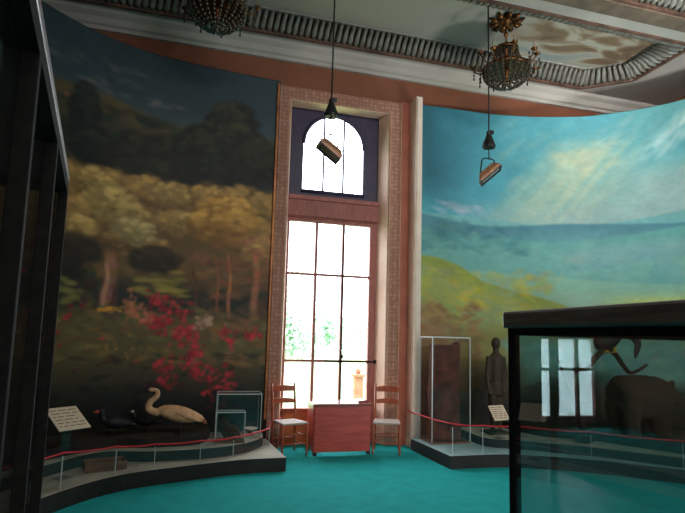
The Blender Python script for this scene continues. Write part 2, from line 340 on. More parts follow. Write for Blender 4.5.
class Canvas:
    def __init__(self, smax, z0, z1, ns, nz):
        self.s = np.linspace(0, smax, ns); self.z = np.linspace(z0, z1, nz); self.S, self.Z = np.meshgrid(self.s, self.z, indexing='ij'); self.C = np.zeros((ns, nz, 3))
    def fill(self, col, mask=1.):
        m = np.broadcast_to(mask, self.S.shape)[..., None]; self.C = self.C*(1-m)+np.array(col, float)*m
    def dab(self, s, z, rs, rz, col, a=.8, soft=.5, rot=0.):
        R = max(rs, rz)*1.1; i0, i1 = np.searchsorted(self.s, (s-R, s+R)); j0, j1 = np.searchsorted(self.z, (z-R, z+R))
        if i1 <= i0 or j1 <= j0: return
        ds = self.S[i0:i1, j0:j1]-s; dz = self.Z[i0:i1, j0:j1]-z; c, n = math.cos(rot), math.sin(rot)
        d = np.sqrt(((ds*c+dz*n)/rs)**2+((-ds*n+dz*c)/rz)**2); m = (a*(1-sm(1-soft, 1, d)))[..., None]
        self.C[i0:i1, j0:j1] = self.C[i0:i1, j0:j1]*(1-m)+np.array(col, float)*m
    def crown(self, s, z, rs, rz, dark, mid, light, n=90, d=.11):
        n = int(n*1.7)
        """a tree crown built from brush dabs, lighter ones up on its own light side as painted"""
        for k in range(n):
            a = RNG.uniform(0, 2*PI); r = math.sqrt(RNG.random()); x, y = r*math.cos(a), r*math.sin(a)
            t = np.clip(.5+.45*y-.1*x+RNG.normal(0, .22), 0, 1)
            if k < n*.4: t *= .4
            c = np.array(dark)*(1-2*t)+np.array(mid)*2*t if t < .5 else np.array(mid)*(2-2*t)+np.array(light)*(2*t-1)
            q = d*RNG.uniform(.6, 1.3)*(1.3 if k < n*.4 else .8)
            self.dab(s+x*rs, z+y*rz, q*1.25, q*.8, c, .6, .8, RNG.uniform(-.5, .5))
    def strokes(self, n, s, z, size, cols, a=.5):
        for k in range(n):
            c = np.array(cols[RNG.integers(len(cols))])+RNG.normal(0, 5, 3)
            self.dab(RNG.uniform(*s), RNG.uniform(*z), size*RNG.uniform(.7, 1.8), size*RNG.uniform(.3, .7), c, a, .7, RNG.uniform(-.6, .6))
def mural(name, P, cv, gain, label):
    ns, nz = cv.S.shape; V = [Vector(p) for p in spline([(x, y, 0) for x, y in P], 10)]
    cum = [0.]
    for a, c in zip(V, V[1:]): cum.append(cum[-1]+(c-a).length)
    sc = cum[-1]/cv.s[-1]
    px = np.interp(cv.s*sc, cum, [v.x for v in V]); py = np.interp(cv.s*sc, cum, [v.y for v in V])
    co = np.stack([np.repeat(px[:, None], nz, 1), np.repeat(py[:, None], nz, 1), cv.Z], -1).reshape(-1, 3)
    me = bpy.data.meshes.new(name); ii = np.arange((ns-1)*nz).reshape(ns-1, nz)[:, :-1].ravel()
    me.from_pydata([], [], []); me.vertices.add(len(co)); me.vertices.foreach_set('co', co.ravel())
    f = np.stack([ii, ii+nz, ii+nz+1, ii+1], -1)
    left = P is LP
    if left: f = f[:, ::-1]
    me.loops.add(f.size); me.polygons.add(len(f)); me.loops.foreach_set('vertex_index', f.ravel())
    me.polygons.foreach_set('loop_start', np.arange(len(f))*4); me.polygons.foreach_set('loop_total', np.full(len(f), 4)); me.update(calc_edges=True)
    me.polygons.foreach_set('use_smooth', [True]*len(f))
    g = 1+.09*(fbm(cv.S*14, cv.Z*20, 9, 3)-.5)+.10*(fbm(cv.S*4, cv.Z*5, 19, 4)-.5)
    c = np.clip(cv.C*g[..., None], 0, 255)/255; c = np.where(c <= .04045, c/12.92, ((c+.055)/1.055)**2.4)*np.array(gain)
    ca = me.color_attributes.new('paint', 'FLOAT_COLOR', 'POINT'); ca.data.foreach_set('color', np.concatenate([np.clip(c, 0, .9).reshape(-1, 3), np.ones((ns*nz, 1))], 1).ravel())
    m = mat(name+'_paint', (128, 128, 128), .55, bump=.12, bscale=60, spec=.3); nt = m.node_tree
    at = nt.nodes.new('ShaderNodeAttribute'); at.attribute_name = 'paint'; nt.links.new(at.outputs['Color'], nt.nodes['Principled BSDF'].inputs['Base Color'])
    me.materials.append(m); o = bpy.data.objects.new('canvas', me); COL.objects.link(o)
    r = empty(name, (P[0][0], P[0][1], 0), label=label, cat='mural'); o.parent = r; o.location = (-P[0][0], -P[0][1], 0)
    so = o.modifiers.new('thick', 'SOLIDIFY'); so.thickness = .03; so.offset = -1
    if left: bx('gilt_edge', (1.0-P[0][0], 7.925-P[0][1], .45), (1.036-P[0][0], 8.02-P[0][1], 5.7), 'gilt', r, bevel=.006)
    return r

# --- left picture: wooded valley
c = Canvas(6.94, .14, 5.76, 380, 310); S, Z = c.S, c.Z
n1 = fbm(S*1.1, Z*1.6, 3); n2 = fbm(S*3, Z*3, 21)
c.fill((42, 56, 62)); c.fill((70, 80, 80), sm(5.2, 4.5, Z)*.6); c.fill((36, 48, 54), sm(5.1, 5.7, Z)*.5)
c.fill((44, 60, 70), sm(1.6, .2, S)*sm(4.3, 5., Z)*.5)
for s, z, rs, rz, a in ((2.62, 5.05, .3, .12, .5), (1.75, 5.02, .25, .09, .55), (2.35, 5.35, .3, .09, .3), (3.0, 5.3, .3, .1, .25), (2.2, 5.2, .3, .07, .3), (4.2, 5.2, .8, .2, .4)):
    for k in range(14): c.dab(s+RNG.normal(0, rs*.6), z+RNG.normal(0, rz*.5), rs*.45, rz*.5, (138, 124, 116), a*.3, .95)
ridge = 4.86-.10*(2.6-S)*.6+.06*np.sin(S*3.1)+.1*(n1-.5)
c.fill((74, 66, 44), sm(.04, -.05, Z-ridge)); c.fill((44, 46, 38), sm(.0, -.5, Z-ridge)*.9)
c.fill((30, 33, 30), sm(-.35, -.75, Z-ridge)*.8)
for k in range(9): c.dab(2.97+RNG.normal(0, .06), 4.72+RNG.normal(0, .03), .08, .04, (170, 96, 66), .5, .7)
c.strokes(260, (0, 7), (3.7, 4.75), .16, [(34, 38, 32), (44, 46, 36), (26, 28, 27), (56, 54, 38), (28, 34, 34)], .5)
c.strokes(60, (2.2, 3.4), (3.75, 4.2), .1, [(110, 92, 52), (84, 78, 46), (124, 96, 58)], .45)
c.crown(2.8, 4.55, .16, .42, (18, 22, 24), (26, 32, 32), (40, 46, 40), 110, .1); c.crown(2.62, 4.15, .28, .24, (18, 20, 22), (24, 30, 28), (42, 44, 36), 80, .11)
for s, z, rs, rz in ((2.0, 4.15, .5, .3), (1.5, 4.2, .5, .3), (1.75, 3.95, .6, .2), (1.0, 4.05, .5, .3), (3.9, 4.1, .9, .5), (5.4, 4.2, 1, .6)): c.crown(s, z, rs, rz, (20, 23, 23), (32, 34, 28), (50, 48, 36), 90, .14)
c.crown(.72, 4.9, .36, .34, (20, 24, 24), (34, 38, 34), (56, 56, 44), 170, .1); c.crown(.75, 4.6, .5, .34, (22, 26, 26), (36, 40, 34), (60, 58, 44), 160, .11); c.crown(.35, 4.35, .38, .4, (22, 24, 26), (36, 38, 32), (54, 52, 40), 120, .12); c.crown(1.2, 4.4, .3, .35, (22, 26, 26), (34, 38, 32), (52, 52, 38), 90, .11)
# ochre trees
c.fill((84, 66, 40), sm(3.95, 3.6, Z)*sm(2.2, 2.6, Z))
O = ((72, 54, 34), (120, 94, 56), (172, 138, 78))
for s, z, rs, rz in ((2.9, 3.55, .3, .3), (2.4, 3.6, .4, .28), (1.9, 3.6, .35, .3), (1.5, 3.55, .35, .3), (1.0, 3.6, .4, .3), (.5, 3.6, .4, .35), (.15, 3.5, .3, .4), (2.7, 3.2, .35, .25), (2.2, 3.2, .35, .3), (2.0, 2.95, .4, .2), (1.55, 3.25, .3, .2), (.3, 3.2, .35, .3), (.2, 2.9, .3, .3), (3.4, 3.4, .4, .4), (4.2, 3.4, .6, .5), (5.2, 3.3, .7, .5), (6.2, 3.4, .7, .5)):
    c.crown(s, z, rs, rz, *O, 120, .1)
for s, z, rs, rz in ((2.6, 3.7, .25, .16), (1.55, 3.7, .28, .16), (2.1, 3.3, .25, .16), (1.3, 3.3, .25, .15), (2.75, 3.05, .22, .15)): c.crown(s, z, rs, rz, (96, 78, 46), (146, 120, 70), (188, 160, 100), 46, .08)
for s, z, rs, rz in ((.75, 3.55, .4, .22), (.85, 3.3, .42, .26), (.6, 3.4, .3, .2)): c.crown(s, z, rs, rz, (96, 68, 34), (150, 112, 56), (196, 154, 80), 90, .1)
c.crown(2.35, 3.45, .35, .22, (96, 82, 48), (150, 128, 76), (186, 160, 100), 60, .09); c.crown(2.0, 3.1, .3, .16, (96, 86, 56), (140, 124, 80), (176, 156, 106), 50, .08)
# shade under the crowns, trunks, clearings
c.strokes(160, (0, 7), (2.2, 2.85), .15, [(78, 56, 38), (64, 48, 34), (92, 66, 46), (100, 74, 46)], .6)
c.crown(2.75, 2.65, .25, .25, (22, 22, 20), (36, 32, 26), (50, 42, 30), 50, .12); c.crown(1.7, 2.72, .3, .18, (28, 24, 18), (42, 34, 22), (62, 48, 30), 50, .1)
for k in range(40): c.dab(1.6+RNG.normal(0, .2), 2.36+RNG.normal(0, .09), .16, .05, ((126, 112, 48), (150, 132, 56), (104, 96, 44))[k % 3], .5, .8)
for k in range(22): c.dab(2.78+RNG.normal(0, .1), 2.2+RNG.normal(0, .08), .12, .05, ((116, 116, 60), (98, 92, 48))[k % 2], .5, .8)
def trunk(s, z0, z1, w, col, lean=0.):
    for k in range(24):
        t = k/23; c.dab(s+lean*t+.02*math.sin(t*7), z0+(z1-z0)*t, w*(1.15-.4*t), .08, np.array(col)+RNG.normal(0, 12, 3), .5, .8)
trunk(2.3, 1.95, 2.75, .14, (122, 86, 66)); trunk(2.34, 2.0, 2.6, .05, (150, 108, 84)); trunk(2.55, 2.0, 2.55, .1, (48, 38, 30)); trunk(2.22, 1.9, 2.3, .06, (62, 44, 34))
trunk(.62, 1.9, 2.85, .045, (160, 94, 62), .06); trunk(.78, 1.9, 2.8, .03, (120, 72, 50), .08); trunk(.25, 1.9, 2.9, .09, (150, 92, 74), .02); trunk(1.08, 2.0, 2.6, .03, (70, 44, 30), .1)
trunk(3.6, 1.9, 2.8, .1, (90, 64, 48)); trunk(4.8, 1.9, 2.8, .12, (90, 64, 48))
# undergrowth
c.fill((78, 70, 44), sm(2.05, 1.85, Z)); c.fill((38, 36, 28), sm(1.5, .9, Z)*.85); c.fill((16, 17, 17), sm(1.05, .6, Z)*.9)
c.strokes(420, (0, 7), (1.25, 2.1), .11, [(96, 86, 48), (72, 64, 38), (110, 94, 52), (56, 50, 34), (122, 88, 52), (84, 58, 42)], .45)
c.strokes(130, (0, 1.2), (1.2, 3.2), .13, [(120, 72, 52), (104, 60, 44), (134, 86, 60)], .25)  # red-brown tint at the window end: lens-flare haze painted into the canvas
c.strokes(120, (0, 7), (.9, 1.4), .1, [(36, 34, 24), (26, 26, 22), (54, 44, 26), (60, 30, 24)], .5)
for k in range(26): c.dab(2.25+RNG.normal(0, .09), 1.98+RNG.normal(0, .025), .05, .025, (190, 128, 44), .5, .7)
def blooms(s, z, rs, rz, n, cols=((150, 34, 44), (184, 44, 56), (120, 26, 34)), q=.05):
    for k in range(n): c.dab(s+RNG.normal(0, rs), z+RNG.normal(0, rz), q*RNG.uniform(.6, 1.4), q*RNG.uniform(.6, 1.3), cols[RNG.integers(len(cols))], .55, .7)
blooms(1.62, 2.15, .1, .05, 30); blooms(1.42, 1.98, .12, .07, 44); blooms(1.65, 1.82, .09, .06, 36); blooms(1.27, 1.68, .09, .08, 50); blooms(1.1, 1.42, .07, .11, 36); blooms(1.05, 1.15, .1, .08, 36)
blooms(1.5, 1.15, .08, .12, 40); blooms(.85, 1.0, .06, .14, 30); blooms(.6, 1.0, .06, .12, 26); blooms(.62, 1.66, .05, .08, 24); blooms(.3, 1.68, .08, .05, 24); blooms(1.95, 2.0, .07, .09, 30, ((150, 84, 60), (176, 104, 76)))
blooms(1.78, 1.86, .06, .06, 20, ((176, 96, 70), (140, 70, 54))); blooms(.98, 1.86, .1, .05, 22, ((160, 130, 110), (130, 100, 84))); blooms(2.1, 1.5, .2, .1, 16, ((140, 100, 44),), .03)
for z in (1.42, 1.36, 1.3): c.dab(.6, z, .12, .018, (130, 76, 60), .6, .6)
blooms(4, 1.7, .8, .2, 80); c.strokes(200, (0, 7), (.15, 1.), .12, [(18, 20, 20), (24, 26, 24), (14, 15, 16)], .5)
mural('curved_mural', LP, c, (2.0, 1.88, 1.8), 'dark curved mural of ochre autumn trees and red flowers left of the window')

# --- right picture: hazy hills under sunbeams
c = Canvas(7.47, .14, 5.73, 380, 300); S, Z = c.S, c.Z
n1 = fbm(S*.8, Z*1.1, 5); n2 = fbm(S*2.2, Z*3, 31); n3 = fbm(S*.5, Z*.8, 77)
c.fill((74, 150, 166)); c.fill((30, 78, 96), sm(1.5, 0., S+(n1-.5)*.8)*sm(3.7, 4.6, Z)); c.fill((24, 56, 70), sm(.5, 0., S+(n1-.5)*.3)*sm(4.1, 4.8, Z)*.8); c.fill((60, 140, 162), sm(3., 1.2, S)*.4)
c.fill((128, 166, 160), sm(1.6, 2.8, S+(n1-.5)*1.2)*sm(5.2, 4.2, Z)*.7); c.fill((84, 142, 144), sm(3.2, 4.5, S)*sm(4.7, 5.6, Z+(n1-.5))*.7)
c.fill((150, 170, 178), sm(4.3, 3.8, Z)*sm(.5, 1.2, S)*.35); c.fill((140, 176, 172), sm(3.4, 4.3, S+(n2-.5))*sm(4.9, 4.3, Z)*.6)
for s0, w, a in ((3.05, .10, .45), (3.3, .13, .6), (3.6, .09, .6), (3.85, .06, .5), (2.75, .14, .35), (4.15, .12, .3)):
    line = s0-(5.35-Z)*.82; c.fill((182, 190, 156), a*.85*np.exp(-((S-line+.12*(n1-.5))/(w*1.5))**2)*sm(3.0, 4.3, Z)*sm(5.55, 4.9, Z)*(.6+.8*n2))
for k in range(90): c.dab(2.95+RNG.normal(0, .3), 4.95+RNG.normal(0, .16), .18, .09, (176, 188, 158), .16, .9)
for k in range(60): t = RNG.random(); c.dab(4.05+t*.6+RNG.normal(0, .1), 4.85+t*.65+RNG.normal(0, .09), .16, .07, (190, 206, 206), .16, .95, .8)
for k in range(24): c.dab(3.5+RNG.normal(0, .16), 5.2+RNG.normal(0, .05), .12, .04, (178, 194, 182), .16, .95, .3)
for k in range(160): c.dab(RNG.uniform(1.5, 5), RNG.uniform(4., 5.6), .3, .1, ((150, 178, 176), (104, 152, 158), (124, 160, 150), (166, 182, 170))[k % 4], .13, .95, .6)
c.fill((120, 158, 168), sm(3.2, 4.6, S)*sm(4.7, 4.4, Z)*.4)
for k in range(40): c.dab(RNG.uniform(.3, 1.2), 3.95+RNG.normal(0, .05), .14, .05, (150, 166, 186), .3, .9)
# layered hills
def hill(f, col, fade, col2): h = f+.03*(n2-.5); c.fill(col, sm(.025, -.025, Z-h)); c.fill(col2, sm(-.05, -fade, Z-h)*.7)
hill(3.78+.05*np.sin(S*1.3+1)+.06*np.clip(S-3, 0, 3)*.8, (98, 160, 166), .35, (92, 154, 158))
hill(3.72+.1*np.exp(-((S-.1)/.8)**2)-.05*np.sin(S*1.6), (70, 124, 140), .4, (88, 146, 150))
hill(3.5+.06*np.sin(S*1.1+2)+.05*np.clip(S-2.6, 0, 4), (82, 146, 146), .3, (98, 156, 152))
c.fill((104, 150, 158), np.exp(-((Z-3.22)/.22)**2)*sm(2.2, 3.2, S)*.7); c.strokes(120, (2.2, 7.4), (2.6, 3.4), .16, [(96, 146, 156), (110, 152, 152), (84, 138, 150), (104, 160, 150)], .35)
c.strokes(70, (0, 2), (3.2, 3.75), .14, [(60, 122, 136), (84, 140, 140), (54, 108, 120)], .35)
hill(2.78+.1*np.sin(S*.9+.4), (110, 162, 148), .5, (128, 168, 140)); c.fill((126, 158, 150), sm(2.7, 2.3, Z)*sm(1.5, 3, S)*.5)
c.fill((170, 186, 92), sm(2.62, 2.35, Z)*sm(3., 4.0, S)*.7)
# sunlit ridge
h = np.interp(S, [0, .4, .8, 1.2, 1.7, 2.3, 2.9, 3.6, 7.5], [3.1, 3.07, 2.95, 2.72, 2.58, 2.46, 2.25, 2.0, 1.7])+.03*(n2-.5)
c.fill((128, 142, 66), sm(.03, -.03, Z-h)); c.fill((130, 158, 116), sm(-.05, -.35, Z-h)*(.4+.5*sm(.4, .7, n1)))
c.fill((112, 140, 70), sm(.0, -.06, Z-h)*sm(-.16, -.06, Z-h)*.6)
c.strokes(160, (0, 2.6), (1.9, 2.9), .15, [(160, 160, 62), (140, 148, 88), (130, 150, 118), (168, 158, 56), (118, 130, 82)], .35)
for k in range(30): c.dab(1.0+RNG.normal(0, .2), 2.3+RNG.normal(0, .12), .14, .06, (176, 168, 64), .35, .9, -.4)
c.fill((128, 100, 70), sm(2.5, 1.9, Z+.35*S+(n1-.5)*.6)*.8); c.fill((104, 112, 60), sm(2.1, 1.7, Z)*sm(.3, .9, S)*.7)
c.strokes(90, (0, 1.2), (1.3, 2.3), .13, [(120, 84, 64), (140, 108, 80), (104, 86, 56)], .4)
c.fill((112, 182, 178), sm(2.0, 1.6, Z)*sm(1.5, 2.1, S)*.85); c.strokes(170, (1.6, 7.4), (1.2, 1.9), .18, [(84, 150, 150), (118, 178, 170), (84, 150, 156), (104, 156, 146)], .35)
c.fill((66, 58, 42), sm(1.55, 1.1, Z+(n1-.5)*.3)*sm(2.3, 1.6, S)*.9); c.fill((44, 64, 62), sm(1.25, .9, Z+(n1-.5)*.2)*sm(1.7, 2.4, S)*.85)
c.fill((34, 36, 30), sm(1.05, .55, Z+(n1-.5)*.2)*.9)
c.strokes(200, (0, 7.4), (.15, 1.0), .14, [(42, 38, 30), (30, 32, 28), (52, 44, 32), (36, 42, 40)], .5)
mural('curved_mural', RP, c, (1.56, 1.36, 1.28), 'bright curved mural of blue sky, sunbeams and green hills right of the window')

# ------------------------------------------------------------------ stepped platforms under the murals
def curve_off(P, d, s):
    V = [Vector((x, y)) for x, y in P]; out = []
    for i, v in enumerate(V):
        t = (V[min(i+1, len(V)-1)]-V[max(i-1, 0)]).normalized(); out.append((v.x+s*t.y*d, v.y-s*t.x*d))
    return out
def sp2(P, n=8): return [(v.x, v.y) for v in spline([(x, y, 0) for x, y in P], n)]
def slab(name, poly, z0, z1, top, parent):
    b = NB(); prism(b, poly, z0, z1); b.faces.ensure_lookup_table(); b.normal_update()
    for f in b.faces: f.material_index = 1 if f.normal.z > .9 or f.normal.z < -.9 else 0
    return obj(name, b, ['riser', top], parent)
backL = curve_off(LP, .03, -1)[::-1]; backR = curve_off(RP, .03, 1)[::-1]
pl = empty('stepped_platform', (0, 6.5, 0), label='dark curved stepped platform carrying the pale long-necked bird', cat='platform')
def pch(name, front, back, z0, z1, top, root):
    poly = front+back; o = slab(name, [(x-root.location.x, y-root.location.y) for x, y in poly], z0, z1, top, root); return o
fl = sp2([(1.15, 6.7), (.58, 6.66), (-.11, 6.44), (-.72, 6.17), (-1.17, 5.66), (-1.55, 4.9), (-1.75, 4.1), (-1.8, 3.6)])
pch('lower_step', [(1.04, 7.93)]+fl, [(-3.03, 3.6)]+[p for p in backL if p[0] < 1.0 and p[1] > 3.7], 0, .17, 'platform_top', pl)
f2 = sp2([(.96, 7.65), (.92, 7.4), (.72, 7.1), (.45, 6.9), (.1, 6.78), (-.47, 6.72), (-.97, 6.78), (-1.3, 6.45), (-1.75, 5.6), (-2.1, 4.5), (-2.2, 3.7)])
pch('middle_step', [(.96, 7.92)]+f2, [(-3.03, 3.7)]+[p for p in backL if p[0] < .95 and p[1] > 3.9], .17, .29, 'platform_top', pl)
f3 = sp2([(.22, 7.5), (.12, 7.1), (-.1, 6.98), (-.55, 6.92), (-1.0, 6.95), (-1.5, 6.45), (-2.0, 5.6), (-2.4, 4.5), (-2.45, 3.8)])
pch('upper_step', [(.22, 7.84)]+f3, [(-3.02, 3.8)]+[p for p in backL if p[0] < .1 and p[1] > 4], .29, .40, 'tier_ground', pl)
pr = empty('stepped_platform', (5, 6.2, 0), label='dark curved stepped platform carrying the brown bear-like animal and branch', cat='platform')
fr = [(3.24, 7.66), (3.3, 6.46)]+sp2([(3.3, 6.46), (4.2, 6.42), (5.1, 5.98), (5.9, 5.3), (6.4, 4.6), (6.65, 3.9)])[1:]
pch('lower_step', fr, [p for p in [(7.95, 3.9)]+[q for q in backR if q[0] > 3.6 and q[1] > 4]]+[(3.46, 7.9), (3.46, 7.66)], 0, .17, 'platform_top_pale', pr)
g2 = sp2([(4.1, 7.5), (4.13, 6.95), (4.55, 6.68), (5.25, 6.16), (5.95, 5.45), (6.5, 4.7), (6.8, 4.0)])
pch('middle_step', [(4.12, 7.88)]+g2, [(7.95, 4.0)]+[q for q in backR if q[0] > 4.3 and q[1] > 4.2], .17, .29, 'platform_top', pr)
g3 = sp2([(4.9, 7.5), (5.1, 6.95), (5.6, 6.62), (5.9, 6.1), (6.25, 5.5), (6.75, 4.8), (7.0, 4.1)])
pch('upper_step', [(4.9, 7.8)]+g3, [(7.95, 4.1)]+[q for q in backR if q[0] > 5.2 and q[1] > 4.3], .29, .40, 'tier_ground', pr)

# low glass barrier along each platform front with a red rope along the top
def barrier(pts, label):
    r = empty('glass_barrier', (pts[0][0], pts[0][1], .1715), label=label, cat='glass barrier')
    for (a, c) in zip(pts, pts[1:]):
        d = Vector((c[0]-a[0], c[1]-a[1])); L = d.length; z = min(a[2], c[2])-.21
        b = NB(); box(b, (.006, -.004, 0), (L-.006, .004, z)); e = NB()
        mt = Matrix.Translation((a[0]-pts[0][0], a[1]-pts[0][1], 0)) @ Matrix.Rotation(math.atan2(d.y, d.x), 4, 'Z')
        bmesh.ops.transform(b, matrix=mt, verts=b.verts); p = obj('glass_panel', b, 'acrylic', r)
        box(e, (.0, -.005, 0), (.006, .005, z), mt); obj('polished_edge', e, 'glass_edge', p)
    return r
bl = [(1.08, 7.85, .43), (1.02, 7.4, .42), (.5, 6.82, .42), (.1, 6.6, .43), (-.4, 6.42, .44), (-.78, 6.2, .47), (-1.2, 5.72, .52), (-1.52, 5.1, .54)]
br = [(3.32, 7.6, .56), (3.38, 6.56, .58), (3.8, 6.5, .56), (4.3, 6.46, .55), (5.15, 6.03, .53), (5.95, 5.36, .52), (6.45, 4.66, .52)]
barrier(bl, 'low clear glass barrier under the left red rope, before the pale bird')
barrier(br, 'low clear glass barrier under the right red rope, before the tall glass case')
def rope(pts, label):
    P = []
    for a, c in zip(pts, pts[1:]):
        for k in range(6):
            t = k/6; P.append((a[0]+(c[0]-a[0])*t, a[1]+(c[1]-a[1])*t, a[2]+(c[2]-a[2])*t-.012*math.sin(PI*t)))
    P.append(pts[-1]); b = NB(); tube(b, P, .010, 8); return tag(obj('barrier_rope', b, 'rope', smooth=True), label, 'rope')
rope([(1.27, 8.0, .46)]+[(x, y, z-.01) for x, y, z in bl], 'thin red rope in front of the pale bird and small glass boxes')
rope([(3.29, 7.9, .56)]+[(x, y, z-.01) for x, y, z in br], 'thin red rope running past the tall glass case right of the window')

# ------------------------------------------------------------------ glass boxes, signs and small exhibits
def glass_box(x0, x1, y0, y1, z0, z1, label, name='glass_display_box', base='tray', bh=.02, t=.006, e=.008):
    r = empty(name, ((x0+x1)/2, (y0+y1)/2, z0), label=label, cat='glass case'); w, d, h = (x1-x0)/2, (y1-y0)/2, z1-z0
    for lo, hi in (((-w, -d, bh), (w, -d+t, h)), ((-w, d-t, bh), (w, d, h)), ((-w, -d+t, bh), (-w+t, d-t, h)), ((w-t, -d+t, bh), (w, d-t, h)), ((-w, -d, h), (w, d, h+t))):
        b = NB(); box(b, lo, hi); obj('glass_panel', b, 'acrylic', r)
    b = NB()
    for sx in (-w, w):
        for sy in (-d, d): box(b, (sx-e/2, sy-e/2, bh), (sx+e/2, sy+e/2, h))
        box(b, (sx-e/2, -d, h-e/2), (sx+e/2, d, h+e))
    for sy in (-d, d): box(b, (-w, sy-e/2, h-e/2), (w, sy+e/2, h+e))
    obj('edge_strip', b, 'glass_edge', r); b = NB(); box(b, (-w-.01, -d-.01, 0), (w+.01, d+.01, bh)); obj('base', b, base, r)
    return r
glass_box(.30, .89, 7.36, 7.70, .2915, .88, 'larger clear glass box holding a round pale dish, left of the window', base='platform_top')
glass_box(.28, .65, 7.07, 7.25, .2915, .68, 'smaller clear glass box with a dark brown animal inside')
glass_box(3.38, 4.0, 7.2, 7.64, .1715, 1.73, 'tall clear glass case with a brown tree trunk inside', e=.012)
b = NB(); tube(b, [(3.68, 7.42, .2), (3.68, 7.42, .3), (3.68, 7.42, .6), (3.66, 7.42, .9), (3.68, 7.42, 1.2), (3.68, 7.42, 1.45), (3.68, 7.42, 1.62)], [.20, .19, .185, .19, .18, .19, .185], 18, flat=1.3)
tube(b, [(3.78, 7.4, 1.35), (3.86, 7.4, 1.5), (3.88, 7.4, 1.66)], [.09, .075, .06], 10)
for k in range(16): a = PI+PI*(k+.5)/16; t = [(3.68+.225*math.cos(a)+RNG.normal(0, .012), 7.42+.175*math.sin(a), z) for z in (.2, .5, .8, 1.1, 1.4, 1.56+.02*(k % 3))]; tube(b, t, [.03, .022, .026, .02, .026, .015], 6)
for a in (3.6, 4.4, 5.3): tube(b, [(3.68+.14*math.cos(a), 7.42+.14*math.sin(a), .5), (3.68+.2*math.cos(a), 7.42+.15*math.sin(a), .25)], [.05, .07], 8)
o = obj('tree_trunk', b, 'bark'); remesh(o, .02, 3); tag(o, 'knotty brown tree trunk standing inside the tall glass case', 'tree trunk')
# small brown animal in the small box
def beast(name, b, m, v, label, cat, it=4): o = obj(name, b, m); remesh(o, v, it); return tag(o, label, cat)
b = NB(); ell(b, (.49, 6.88, .42), (.12, .06, .1)); ell(b, (.40, 6.88, .54), (.06, .05, .055)); tube(b, [(.45, 6.88, .45), (.40, 6.88, .54)], [.07, .05]); tube(b, [(.38, 6.87, .54), (.32, 6.86, .52)], [.035, .018])
for x in (.42, .54):
    for y in (6.85, 6.91): tube(b, [(x, y, .4), (x+.01, y, .33), (x, y, .311)], [.03, .017, .02], 8)
for y in (6.86, 6.9): ell(b, (.415, y, .6), (.015, .012, .022))
tube(b, [(.59, 6.88, .42), (.62, 6.88, .36), (.62, 6.88, .32)], [.03, .018, .008], 8)
bmesh.ops.translate(b, verts=b.verts, vec=(-.02, .28, .004))
an = beast('small_mammal', b, 'fur', .012, 'small dark brown stuffed animal inside the smaller glass box', 'stuffed animal')
r = empty('round_dish', (.775, 7.51, .3125), label='round pale dish standing inside the larger clear glass box', cat='dish')
b = NB(); lathe(b, [(.035, 0), (.05, .01), (.03, .025), (.028, .06)]); obj('foot', b, 'tray', r, smooth=True)
b = NB(); lathe(b, [(.03, .06), (.085, .075), (.09, .095), (.08, .095), (.07, .085), (.001, .082)]); obj('bowl', b, 'dish', r, smooth=True)
def sign(loc, rz, w, d, tilt, h, label):
    r = empty('information_sign', loc, rz, label, 'sign'); R = Matrix.Translation((0, 0, h)) @ Matrix.Rotation(tilt, 4, 'X')
    b = NB(); box(b, (-w/2, -d/2, 0), (w/2, d/2, .012), R); p = obj('sign_panel', b, 'paper', r, bevel=.002); b = NB()
    for k in range(6):
        y = d*(.36-.14*k); x = -w*.42
        while x < w*.3: l = random.uniform(.08, .3)*w; box(b, (x, y-.006, .0125), (min(x+l, w*.43), y+.006, .0135), R); x += l+.02
    obj('printed_lines', b, 'print', p); b = NB(); box(b, (-.05, -.006, 0), (.05, .006, h)); box(b, (-.08, -.08, 0), (.08, .08, .01)); obj('clear_post', b, 'acrylic', r)
    return r
sign((-1.27, 6.12, .1715), .75, .34, .36, .55, .60, 'white sloping text panel on the platform beside the dark vitrine')
sign((4.3, 6.9, .2915), .25, .30, .24, .95, .36, 'white sloping text panel behind the right red rope')
# long-necked pale bird
def bird(name, loc, rz, body, neck, head, legs, ml, mats, label, tail, beakp, beakm, k=.011, leg_r=.008):
    r = empty(name, loc, rz, label, 'stuffed bird'); b = NB()
    ell(b, body[0], body[1], Matrix.Rotation(body[2], 3, 'Y'), 18, 12); tube(b, spline(neck[0], 5), [neck[1]+(neck[2]-neck[1])*t/(5*(len(neck[0])-1)) for t in range(5*(len(neck[0])-1)+1)], 10)
    ell(b, head[0], head[1]); tube(b, tail[0], tail[1], 10, flat=1.6); o = obj('body', b, mats[0], r); remesh(o, k, 4)
    b = NB(); tube(b, beakp, [.02*head[2], .016*head[2], .004], 8); obj('beak', b, beakm, r, smooth=True)
    for s in (-1, 1):
        b = NB(); x, y = legs[0], legs[1]*s; tube(b, [(x, y, legs[2]), (x+.02, y, legs[2]*.5), (x, y, .01)], leg_r, 8)
        for a in (-.5, 0, .5): tube(b, [(x, y, .01), (x-.06*math.cos(a), y+.06*math.sin(a), .006)], [leg_r, .004], 6)
        obj('leg', b, ml, r, smooth=True)
    return r
fb = bird('flamingo', (-.22, 7.08, .40), 0, ((.03, 0, .27), (.27, .11, .1), .22), ([(-.2, 0, .28), (-.33, 0, .33), (-.32, 0, .42), (-.245, 0, .49), (-.245, 0, .555), (-.30, 0, .575)], .05, .024), ((-.315, 0, .57), (.042, .03, .03), 1.), (.05, .05, .2), 'beak', ['feather_pale'],
     'pale pinkish long-necked stuffed bird with S-curved neck on the left platform', ([(.2, 0, .25), (.31, 0, .2), (.36, 0, .16)], [.06, .045, .015]), [(-.34, 0, .57), (-.375, 0, .55), (-.385, 0, .52)], 'beak')
b = NB()
